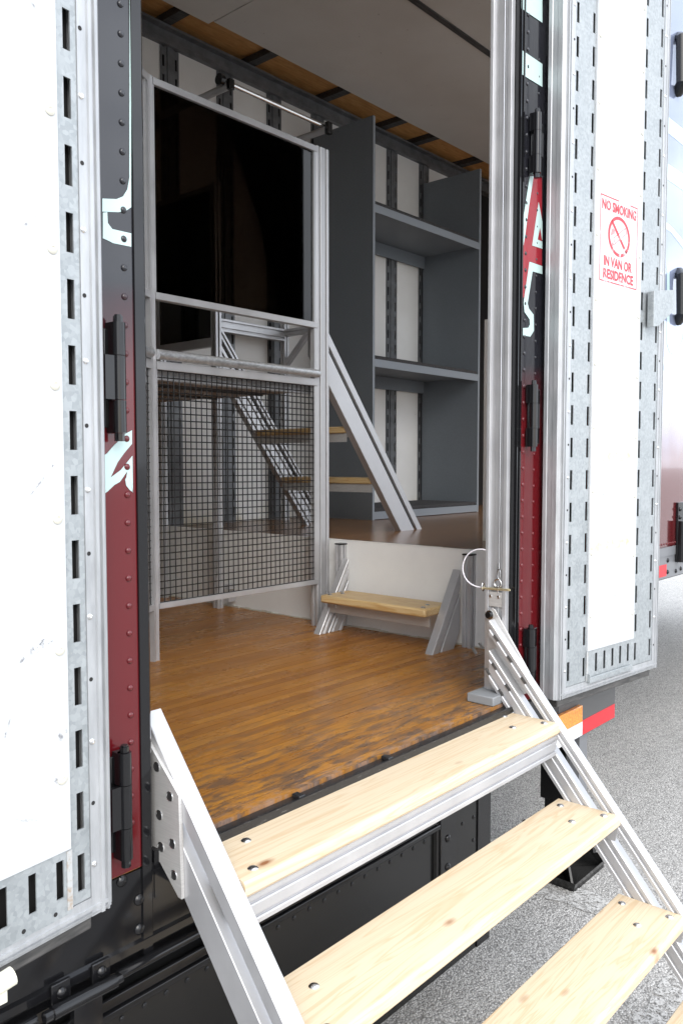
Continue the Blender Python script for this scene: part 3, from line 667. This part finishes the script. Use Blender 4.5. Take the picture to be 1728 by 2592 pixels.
# NO SMOKING notice printed on the right leaf's lining
def text_mesh(s, size, x, z, width, mb):
    cu = bpy.data.curves.new('t', 'FONT'); cu.body = s; cu.size = size; cu.align_x = 'CENTER'; cu.resolution_u = 3; cu.offset = .0015
    ob = bpy.data.objects.new('t', cu); col.objects.link(ob); bpy.context.view_layer.update()
    me = bpy.data.meshes.new_from_object(ob.evaluated_get(bpy.context.evaluated_depsgraph_get()))
    xs = [v.co.x for v in me.vertices]; k = width / (max(xs) - min(xs)); mid = (max(xs) + min(xs)) / 2
    mb.add([(x + (v.co.x - mid) * k, -.0042, z + v.co.y) for v in me.vertices], [tuple(p.vertices) for p in me.polygons])
    bpy.data.objects.remove(ob); bpy.data.curves.remove(cu); bpy.data.meshes.remove(me)
nb = MB(); uc = .3225
text_mesh('NO SMOKING', .043, uc, 2.461, .222, nb); text_mesh('IN VAN OR', .043, uc - .004, 2.281, .182, nb); text_mesh('RESIDENCE', .043, uc, 2.240, .196, nb)
def seg(u0, z0, u1, z1_, wd):
    d = Vector((u1 - u0, z1_ - z0)); n = Vector((-d.y, d.x)).normalized() * wd / 2
    nb.add([(u0 + n.x, -.0042, z0 + n.y), (u1 + n.x, -.0042, z1_ + n.y), (u1 - n.x, -.0042, z1_ - n.y), (u0 - n.x, -.0042, z0 - n.y)], [(0, 1, 2, 3)])
ua, ub, za, zb = .2025, .4425, 2.229, 2.503
seg(ua, za, ub, za, .0035); seg(ua, zb, ua + .115, zb, .0035); seg(ub - .05, zb, ub, zb, .0035); seg(ua, za, ua, zb, .003); seg(ub, za, ub, zb, .003)
zc, rc = 2.386, .066; n = 40
for i in range(n):
    a0, a1 = 2 * math.pi * i / n, 2 * math.pi * (i + 1) / n
    P = [(uc + 1.08 * r_ * math.cos(a), -.0042, zc + r_ * math.sin(a)) for a, r_ in ((a0, rc), (a1, rc), (a1, rc - .0105), (a0, rc - .0105))]
    nb.add(P, [(0, 1, 2, 3)])
seg(uc - .050, zc + .046, uc + .050, zc - .046, .011)
for s_ in (-1, 1): seg(uc - .030 + s_ * .005, zc - .018 - s_ * .008, uc + .044 + s_ * .005, zc + .028 - s_ * .008, .0018)
seg(uc + .039, zc + .036, uc + .049, zc + .020, .0018); seg(uc - .025, zc - .026, uc - .036, zc - .010, .0018)
for k in range(3): seg(uc - .050 + .008 * k, zc - .004 + .004 * k, uc - .046 + .007 * k, zc + .018 + .003 * (k % 2), .003)
for k in range(4): seg(uc - .046 + .005 * k, zc - .024 - .002 * k, uc - .042 + .005 * k, zc - .036 + .002 * k, .0016)
part('no_smoking_notice', nb, M['print'], dR)
for zt, u0, u1 in ((1.633, .225, .43), (1.335, .175, .45)):
    part('tape_residue', MB().add([(u0, -.0041, zt), (u1, -.0041, zt + .006), (u1 - .005, -.0041, zt + .038), (u0 + .008, -.0041, zt + .030)], [(0, 1, 2, 3)]), M['tape'], dR)
ab = MB().extrude([(.520, -.006, 2.232), (.668, -.006, 2.256), (.668, -.006, 2.180), (.560, -.006, 2.115), (.520, -.006, 2.108)], [(.520, -.030, 2.232), (.668, -.030, 2.256), (.668, -.030, 2.180), (.560, -.030, 2.115), (.520, -.030, 2.108)])
part('sheet_bracket', ab, M['galv'], dR, bevel=.001)
part('corner_tab', MB().box(.172, .455, -.010, -.003, .8985, .9165).box(.1715, .1735, -.012, .0, .90, .93), M['galv'], dR, bevel=.001)

# ------------------------------------------------------------ stair stringers (shared design)
# entry stairs outside
S = thing('entry_stairs', 'folding aluminium entry stairs with pale pine treads hung from the side doorway', 'stairs', (1.6, -.5, 0))
SL = 1.2; ANG = math.atan(SL)
dn = Vector((0, -math.cos(ANG), -math.sin(ANG)))       # down the slope
nm = Vector((0, math.sin(ANG), -math.cos(ANG)))         # perpendicular, to the underside
def zline(yy): return .940 + SL * (yy + .12)
def stair_side(xc, tw):
    p_top = Vector((xc, .06, zline(.06)))
    for a, b, nh in ((.0, .030, 1), (.060, .122, 2)):
        c = p_top + nm * ((a + b) / 2); wd = b - a
        mb = MB(); bar(mb, c, c + dn * 1.6, profile(tw, wd, 0, nh if xc > 2 else 0, .006, .006), AX, (1, .05), (2, .004))
        part('stringer', mb, M['alu'], S)
stair_side(.970, .040); stair_side(2.242, .032)
TR = [(.870, -.002, -.190), (.646, -.188, -.376), (.423, -.374, -.562), (.200, -.560, -.748)]
dome = MB().lathe((0, 0, 0), (0, 0, 1), [(0, .0105), (.001, .0105), (.0035, .0075), (.0048, .003), (.005, .0004)], 16).mesh('carriage_bolt', True); dome.materials.append(M['silver'])
for i, (zt, yb, yf) in enumerate(TR):
    x0, x1, th = .992, 2.2255, .034
    P = [(yb, zt - th), (yb, zt - .002), (yb - .002, zt)] + [(yf + .010 - .010 * math.sin(a), zt - .010 + .010 * math.cos(a)) for a in (0, .4, .8, 1.2, 1.57)] + [(yf, zt - th + .008), (yf + .006, zt - th)]
    t = part('tread', MB().extrude([(x0, a, b) for a, b in P], [(x1, a, b) for a, b in P]), M['pine'], S, True)
    for (bx, by) in ((x1 - .045, yb - .030), (x1 - .030, yf + .035), (x1 - .125, (yb + yf) / 2 - .01), (x0 + .045, yf + .028), (x0 + .115, (yb + yf) / 2 + .03), (x0 + .03, yb - .03)):
        put(dome, 'carriage_bolt', t, (bx, by, zt))
    # angle bracket under each end
    for xe, s_ in ((x1, -1), (x0, 1)):
        zb_ = zt - th
        br = MB().box(xe, xe + s_ * .10, yf + .012, yb - .02, zb_ - .005, zb_ - .0005)
        br.extrude([(xe + s_ * .0045, yf + .004, zb_ - .0006), (xe + s_ * .0045, yb - .02, zb_ - .0006), (xe + s_ * .0045, yb - .02, zb_ - .040), (xe + s_ * .0045, yf + .012, zb_ - .040)],
                   [(xe + s_ * .0002, yf + .004, zb_ - .0006), (xe + s_ * .0002, yb - .02, zb_ - .0006), (xe + s_ * .0002, yb - .02, zb_ - .040), (xe + s_ * .0002, yf + .012, zb_ - .040)])
        part('tread_bracket', br, M['alu'], t)
cb = MB(); bar(cb, (.992, -.160, .802), (2.2255, -.160, .802), profile(.040, .060, 1, 2, .006, .006), AY); part('cross_beam', cb, M['alu'], S)
# side plates
pl = MB().extrude([(.942, .075, 1.135), (.942, -.064, 1.012), (.942, -.070, .816), (.942, -.060, .816), (.942, -.004, .866), (.942, .075, .866)], [(.950, .075, 1.135), (.950, -.064, 1.012), (.950, -.070, .816), (.950, -.060, .816), (.950, -.004, .866), (.950, .075, .866)])
pp = part('side_plate', pl, M['alu_dull'], S, bevel=.001)
for (yy, zz) in ((.001, 1.051), (-.038, 1.004), (-.005, .959), (-.009, .898), (-.044, .915), (-.048, .856)):
    part('plate_hole', MB().lathe((.9419, yy, zz), (-1, 0, 0), [(0, .0085), (.0005, .0085)], 18), M['cavity'], pp)
    part('hole_rim', MB().tube([(.9414, yy + .0088 * math.cos(a), zz + .0088 * math.sin(a)) for a in [k * math.pi / 9 for k in range(18)]], .0011, 5, True), M['silver'], pp, True)
PLP = ((.078, .893), (.078, 1.150), (.070, 1.170), (.060, 1.178), (.050, 1.172), (-.072, .994), (-.072, .935), (.012, .885), (.070, .885))
pr = MB().extrude([(2.2585, y_, z_) for y_, z_ in PLP], [(2.2640, y_, z_) for y_, z_ in PLP])
pp = part('side_plate', pr, M['alu_dull'], S, bevel=.001)
part('pivot_bolt', MB().cyl((2.2580, .068, 1.155), (2.246, .068, 1.155), .010, 18), M['satin_black'], pp, True)
part('pivot_washer', MB().lathe((2.2584, .068, 1.155), (-1, 0, 0), [(0, .014), (.002, .014)], 18), M['silver'], pp)
# slotted bars riveted on the plate face, as seen inside the handed side
# slot nuts seen in the grooves of the right stringer near the doorway
for a_, b_ in ((.0, .030), (.060, .122)):
    cs = [(a_ + b_) / 2] if b_ - a_ < .04 else [a_ + (b_ - a_) * .25, a_ + (b_ - a_) * .75]
    for c_ in cs:
        for L in (.06, .135, .21):
            p = Vector((2.2268, .06, zline(.06))) + nm * c_ + dn * (L - (.0 if c_ < .04 else .01))
            mb = MB(); bar(mb, p, p + dn * .022, [(-.0035, -.0035), (.0035, -.0035), (.0035, .0035), (-.0035, .0035)], AX); part('slot_nut', mb, M['rubber'], S)
# uprights the stairs hang from
UP = [(2.2650, .0165), (2.2842, .0165), (2.2842, .0895), (2.2650, .0895), (2.2645, .0885), (2.2645, .0795), (2.2660, .0785), (2.2740, .0785), (2.2740, .0620), (2.2725, .0605), (2.2725, .0480), (2.2740, .0465), (2.2740, .0290), (2.2660, .0290), (2.2645, .0280), (2.2645, .0170)]
part('upright', MB().extrude([(a, b, FZ + .012) for a, b in UP], [(a, b, 3.79) for a, b in UP]), M['alu'], S)
part('head_plate', MB().box(2.2660, 2.2720, .0305, .0775, 1.181, 1.227), M['alu_dull'], S, bevel=.001)
for y_ in (.070, .042): part('head_bolt', MB().lathe((2.2658, y_, 1.213), (-1, 0, 0), [(0, .005), (.0015, .0048), (.0022, .003), (.0015, .0005)], 12), M['silver'], S, True)
part('hoist_cable', MB().cyl((2.2685, .042, 1.30), (2.2695, .042, 3.78), .0016, 8), M['silver'], S, True)
part('cable_ferrule', MB().cyl((2.268, .042, 1.302), (2.268, .042, 1.318), .0042, 10), M['silver'], S, True)
part('cable_loop', MB().tube([(2.267, .042 + .0055 * math.sin(a), 1.284 + .017 * math.cos(a)) for a in [k * math.pi / 8 for k in range(16)]], .0017, 6, True), M['silver'], S, True)
part('eye_ring', MB().tube([(2.264, .044 + .0125 * math.cos(a), 1.256 + .0125 * math.sin(a)) for a in [k * math.pi / 10 for k in range(20)]], .0027, 8, True).cyl((2.267, .044, 1.226), (2.265, .044, 1.244), .0028, 8), M['silver'], S, True)
blk = part('rubber_foot_block', MB().box(2.180, 2.285, .006, .100, FZ + .0005, FZ + .028), M['foam'], bevel=.003)
blk["label"] = 'small grey plastic block under the foot of the upright on the plank floor'; blk["category"] = 'block'

# locking pin with its tether
LP = thing('locking_pin', 'steel locking pin with ring and clear plastic tether through the aluminium upright', 'pin', (2.262, .05, 1.236))
part('pin_shaft', MB().cyl((2.2665, .106, 1.2350), (2.2665, .006, 1.2385), .0040, 12).cyl((2.2665, .006, 1.2385), (2.2665, .002, 1.2386), .0030, 12), M['brass'], LP, True)
part('pin_ring', MB().tube([(2.2665 + .007 * math.cos(a), .098, 1.240 + .013 * math.sin(a)) for a in [k * math.pi / 10 for k in range(20)]], .0015, 6, True), M['silver'], LP, True)
def bez(p, n=24):
    P = [Vector(q) for q in p]; r = []
    for i in range(n + 1):
        t = i / n; r.append(P[0] * (1 - t) ** 3 + P[1] * 3 * t * (1 - t) ** 2 + P[2] * 3 * t * t * (1 - t) + P[3] * t ** 3)
    return r
part('tether', MB().tube(bez([(2.266, .090, 1.357), (2.262, .185, 1.372), (2.258, .205, 1.236), (2.266, .103, 1.237)]), .0024, 8), M['plastic_clear'], LP, True)

# ivory strap end hanging under the left leaf
sp_ = at(20, 2475, 1, -.13)
st = MB()
st.tube([(sp_.x - .12, -.13, sp_.z - .012), (sp_.x - .03, -.13, sp_.z - .006), (sp_.x + .008, -.13, sp_.z)], .014, 12)
o = thing('door_strap', 'ivory rubber holdback strap hanging under the door leaf with the plain scuffed lining', 'strap', (sp_.x - .05, -.13, sp_.z - .03))
part('strap_sleeve', st, M['strap'], o, True)
part('strap_tail', MB().box(sp_.x - .06, sp_.x - .002, -.134, -.126, sp_.z - .035, sp_.z - .012), M['strap'], o, bevel=.002)
part('strap_hook', MB().tube([(sp_.x - .05, -.130, sp_.z + .012), (sp_.x - .05, -.128, sp_.z + .06), (sp_.x - .05, -.105, sp_.z + .075)], .004, 8), M['silver'], o, True)

# ------------------------------------------------------------ aluminium enclosure inside
B = thing('aluminium_enclosure', 'aluminium framed enclosure with dark tinted panes above black wire mesh', 'enclosure', (2.3, 1.3, FZ))
GY = 1.266
def post(x, y, z0, z1_, w=.04, h=.04, nw=1, nh=1, name='post'):
    mb = MB(); bar(mb, (x, y, z0), (x, y, z1_), profile(w, h, nw, nh), AX); return part(name, mb, M['alu'], B)
post(1.8775, GY + .0125, FZ, 3.03, .022, .024, 0, 0)
post(2.800, GY + .02, FZ, 3.03, .080, .040, 2, 1)
post(2.789, 1.985, FZ, 3.03, .040, .040)
post(2.812, 2.47, FZ, 3.03, .040, .040)
def rail_x(x0, x1, z0, z1_, y, d=.03, name='rail', nh=0):
    mb = MB(); bar(mb, (x0, y, (z0 + z1_) / 2), (x1, y, (z0 + z1_) / 2), profile(d, z1_ - z0, 0, nh, .006, .005), AY); return part(name, mb, M['alu'], B)
rail_x(1.889, 2.7595, 3.000, 3.026, GY + .012); rail_x(1.889, 2.7595, 2.232, 2.258, GY + .012); rail_x(1.889, 2.7595, 1.976, 2.008, GY + .012); rail_x(1.889, 2.7595, 1.084, 1.106, GY + .012)
for a, b in ((2.2585, 2.9995), (1.1065, 1.9755)):
    part('stile', MB().box(2.742, 2.7592, GY, GY + .024, a, b), M['alu'], B); part('stile', MB().box(1.8885, 1.8925, GY, GY + .024, a, b), M['alu'], B)
part('stile', MB().box(2.742, 2.7592, GY, GY + .024, 2.0085, 2.2315), M['alu'], B)
part('tinted_pane', MB().box(1.893, 2.7415, GY + .010, GY + .015, 2.2585, 2.9995), M['tint'], B)
part('handrail_pipe', MB().cyl((1.889, GY - .006, 2.031), (2.759, GY - .006, 2.031), .019, 20), M['pipe'], B, True)
def mesh_panel(org, u, W, z0, z1_, nrm):
    mb = MB(); r = .0023; n = max(2, round(W / .0262)); m = round((z1_ - z0) / .0262)
    org, u, nrm = Vector(org), Vector(u), Vector(nrm)
    for i in range(n + 1):
        p = org + u * (W * i / n); mb.cyl((p.x, p.y, z0), (p.x, p.y, z1_), r, 6)
    for k in range(m + 1):
        p = org + nrm * .003; z = z0 + (z1_ - z0) * k / m
        mb.cyl((p.x, p.y, z), tuple(p + u * W + Vector((0, 0, z)) - Vector((0, 0, p.z))) if False else (p.x + u.x * W, p.y + u.y * W, z), r, 6)
    return part('wire_mesh', mb, M['wire'], B, True)
mesh_panel((1.893, GY + .008, 0), (1, 0, 0), .849, 1.107, 1.975, (0, -1, 0))
# angled side of the enclosure (30 degrees)
ca, sa = math.cos(R(30)), math.sin(R(30)); U = Vector((-ca, -sa, 0)); NR = Vector((sa, -ca, 0)); O = Vector((1.865, GY + .010, 0)); LW = .55
def ang_box(u0, u1, z0, z1_, d0=-.014, d1=.014, mt='alu', name='rail'):
    L0 = [O + U * u0 + NR * d0, O + U * u1 + NR * d0, O + U * u1 + NR * d1, O + U * u0 + NR * d1]
    return part(name, MB().extrude([(p.x, p.y, z0) for p in L0], [(p.x, p.y, z1_) for p in L0]), M[mt], B)
ang_box(.0, .016, FZ, 3.026, name='post'); ang_box(LW, LW + .04, FZ, 3.026, name='post', d0=-.02, d1=.02)
for z0, z1_ in ((3.0, 3.026), (2.232, 2.258), (1.976, 2.008), (1.084, 1.106)): ang_box(.0165, LW - .0005, z0, z1_)
ang_box(.030, .036, 2.2585, 2.9995, -.012, .012, 'alu', 'stile')
ang_box(.0365, LW - .001, 2.2585, 2.9995, -.003, .003, 'tint', 'tinted_pane')
p0 = O + U * .035 + NR * .02; p1 = O + U * LW + NR * .02
part('handrail_pipe', MB().cyl((p0.x, p0.y, 2.031), (p1.x, p1.y, 2.031), .019, 20), M['pipe'], B, True)
q0 = O + U * .017; mesh_panel((q0.x, q0.y, 0), U, LW - .02, 1.107, 1.975, NR)
# corner plates joining the two frames
for zc in (2.245, 1.992, 1.095):
    part('corner_plate', MB().box(1.862, 1.8660, GY - .003, GY + .014, zc - .018, zc + .018), M['alu_dull'], B)
# loft platform behind the mesh, with its fascia
part('platform', MB().box(1.50, 2.80, GY + .070, 1.962, 1.960, 1.985).box(1.50, 2.765, 1.9625, 2.50, 1.960, 1.985), M['deckply'], B)
mb = MB(); bar(mb, (1.50, GY + .054, 1.962), (2.759, GY + .054, 1.962), profile(.030, .040, 0, 1, .007, .006), AY); part('platform_fascia', mb, M['alu'], B)
for yy in (1.62, 1.95): part('platform_joist', MB().box(1.5, 2.765, yy, yy + .010, 1.950, 1.9595), M['rubber'], B)
# tinted side pane between rear posts
part('rail', MB().box(2.78, 2.806, 2.0055, 2.4495, 2.222, 2.268), M['alu'], B); part('rail', MB().box(2.78, 2.806, 2.0055, 2.4495, 3.0, 3.026), M['alu'], B)
part('tinted_pane', MB().box(2.790, 2.796, 2.0055, 2.4495, 2.2685, 2.9995), M['tint'], B)
# beam and post behind the ladder head
mb = MB(); bar(mb, (2.810, 2.425, 2.425), (3.695, 2.425, 2.425), profile(.04, .075, 1, 2), AY); part('rear_beam', mb, M['alu'], B)
post(3.716, 2.425, DZ, 2.62)
mb = MB(); bar(mb, (3.716, 2.404, 2.44), (3.716, 2.16, 2.44), profile(.04, .04), AX); part('rear_beam', mb, M['alu'], B)
mb = MB(); bar(mb, (3.716, 2.404, 2.25), (3.716, 2.22, 2.42), profile(.03, .03, 0, 0), AX); part('corner_brace', mb, M['alu'], B)
for zz in (1.0, .935): part('post_bracket', MB().box(2.81, 2.855, 1.93, 1.96, zz - .012, zz + .012), M['alu'], B)

# hanging rail near the ceiling
H = thing('hanging_rail', 'round steel hanging rail on two wall arms under the ceiling', 'rail', (3.15, 2.2, 3.49))
part('rod', MB().cyl((2.765, 1.90, 3.497), (3.535, 1.90, 3.497), .0125, 16), M['silver'], H, True)
for x in (2.800, 3.510):
    part('arm', MB().cyl((x, 1.885, 3.478), (x, YF - .004, 3.478), .018, 14), M['alu'], H, True)
    part('wall_clip', MB().box(x - .03, x + .03, YF - .035, YF - .004, 3.44, 3.52), M['galv_dark'], H)
part('end_cap', MB().cyl((2.745, 1.90, 3.497), (2.770, 1.90, 3.497), .027, 18), M['satin_black'], H, True)
part('end_cap', MB().box(2.782, 2.815, 1.862, 1.886, 3.455, 3.505), M['satin_black'], H, bevel=.003)
part('end_cap', MB().box(3.493, 3.530, 1.858, 1.886, 3.45, 3.515), M['satin_black'], H, bevel=.004)

# ------------------------------------------------------------ loft ladder on the raised deck
Lr = thing('loft_ladder', 'steep aluminium loft ladder with two pine treads on the raised deck', 'ladder', (3.4, 1.7, DZ))
th_ = R(52.0); du = Vector((-math.cos(th_), 0, math.sin(th_))); pn = Vector((-math.sin(th_), 0, -math.cos(th_)))
for yc in (1.373, 2.052):
    base = Vector((3.690, yc, DZ))
    for a, b, nh in ((.0, .036, 1), (.056, .150, 2)):
        c = base + pn * ((a + b) / 2) ; mb = MB()
        nhh = nh if yc > 2 else 0
        bar(mb, c, c + du * 1.36, profile(.04, b - a, 0, nhh, .008, .008), AY, (2, DZ), (0, 2.835))
        part('stringer', mb, M['alu'], Lr)
    part('stringer_web', MB().extrude([tuple(base + pn * .0362 + Vector((0, .0, .03)) + du * k + Vector((0, -.004, 0))) for k in (0.02, 1.2)] + [tuple(base + pn * .0558 + du * k + Vector((0, -.004, .03))) for k in (1.2, .02)],
                                  [tuple(base + pn * .0362 + Vector((0, .0, .03)) + du * k + Vector((0, .004, 0))) for k in (0.02, 1.2)] + [tuple(base + pn * .0558 + du * k + Vector((0, .004, .03))) for k in (1.2, .02)]), M['rubber'], Lr)
for zt, xb in ((1.812, 3.095), (1.558, 3.292)):
    t = part('tread', MB().box(xb, xb + .185, 1.394, 2.031, zt - .032, zt), M['pine_y'], Lr, bevel=.007)
    part('tread_angle', MB().box(xb + .012, xb + .017, 1.394, 2.031, zt - .075, zt - .0325), M['alu_dull'], t)
    for yy in (1.42, 2.0): part('tread_bracket', MB().box(xb + .02, xb + .13, yy - .025, yy + .025, zt - .05, zt - .0325), M['alu'], t)

# ------------------------------------------------------------ shelf unit
Q = thing('shelf_unit', 'tall slate grey shelf unit against the far wall of the raised deck', 'shelf', (4.68, 2.25, DZ))
for x in (4.062, 5.285):
    o = part('side_panel', MB().box(x, x + .020, 2.004, 2.500, DZ, 3.757), M['shelf'], Q)
    part('edge_band', MB().box(x, x + .020, 2.0005, 2.0036, DZ, 3.757), M['shelf_edge'], o)
for zt in (3.228, 2.282, 1.326):
    o = part('shelf', MB().box(4.0825, 5.2845, 2.008, 2.500, zt - .022, zt), M['shelf'], Q)
    part('shelf_lip', MB().box(4.0825, 5.2845, 2.001, 2.0075, zt - .046, zt + .002), M['shelf_edge'], o)
    mb = MB(); part('carpet_liner', mb.box(4.083, 5.284, 2.0078, 2.495, zt + .0005, zt + .026), M['carpet'], o, bevel=.006)
    part('rear_batten', MB().box(4.083, 5.284, 2.482, 2.500, zt - .11, zt - .0225), M['shelf'], o)

# ------------------------------------------------------------ little step up to the raised deck
K = thing('deck_step', 'single pine tread step on aluminium stringers against the white riser', 'step', (2.75, .86, FZ))
part_y = ((.515, .560, .0), (1.195, 1.19, .0))
for yc, yd in ((.515, .560), (1.197, 1.191)):
    mb = MB(); bar(mb, (2.842, yc, FZ), (2.842, yc, 1.262), profile(.038, .040), AX); p_ = part('post', mb, M['alu'], K)
    part('post_cap', MB().box(2.822, 2.862, yc - .022, yc + .022, 1.2625, 1.269), M['satin_black'], p_, bevel=.002)
tg = R(58.5); ku = Vector((math.cos(tg), 0, math.sin(tg))); kn = Vector((math.sin(tg), 0, -math.cos(tg)))
for yc, nh in ((.560, 0), (1.150, 1)):
    for a, b in ((.0, .040), (.050, .128)):
        c = Vector((2.628, yc, FZ)) + kn * ((a + b) / 2); mb = MB()
        bar(mb, c, c + ku * .5, profile(.036, b - a, 0, (0 if not nh else (1 if b < .05 else 2)), .008, .006), AY, (2, FZ), (0, 2.820 + .0))
        part('stringer', mb, M['alu'], K)
t = part('tread', MB().box(2.630, 2.815, .5795, 1.1305, 1.030, 1.064), M['pine_y'], K, bevel=.008)
part('tread', MB().box(2.624, 2.690, .5785, 1.192, 1.0302, 1.0638), M['pine_y'], K, bevel=.008) if False else None
part('tread_angle', MB().box(2.690, 2.696, .60, 1.128, .982, 1.0295), M['alu_dull'], t)
for bx, by in ((2.66, .61), (2.72, .63), (2.66, 1.10), (2.72, 1.08), (2.75, 1.11)): put(dome, 'carriage_bolt', t, (bx, by, 1.064))
part('tread_bracket', MB().box(2.68, 2.79, 1.09, 1.131, 1.005, 1.0295), M['alu'], t)

# pale board leaning just inside, beyond the upright
bd = part('loose_board', MB().box(3.30, 3.318, .35, .735, DZ, 2.28), M['wall_white'])
bd["label"] = 'plain off-white loose board standing on the raised deck behind the aluminium door upright'; bd["category"] = 'board'
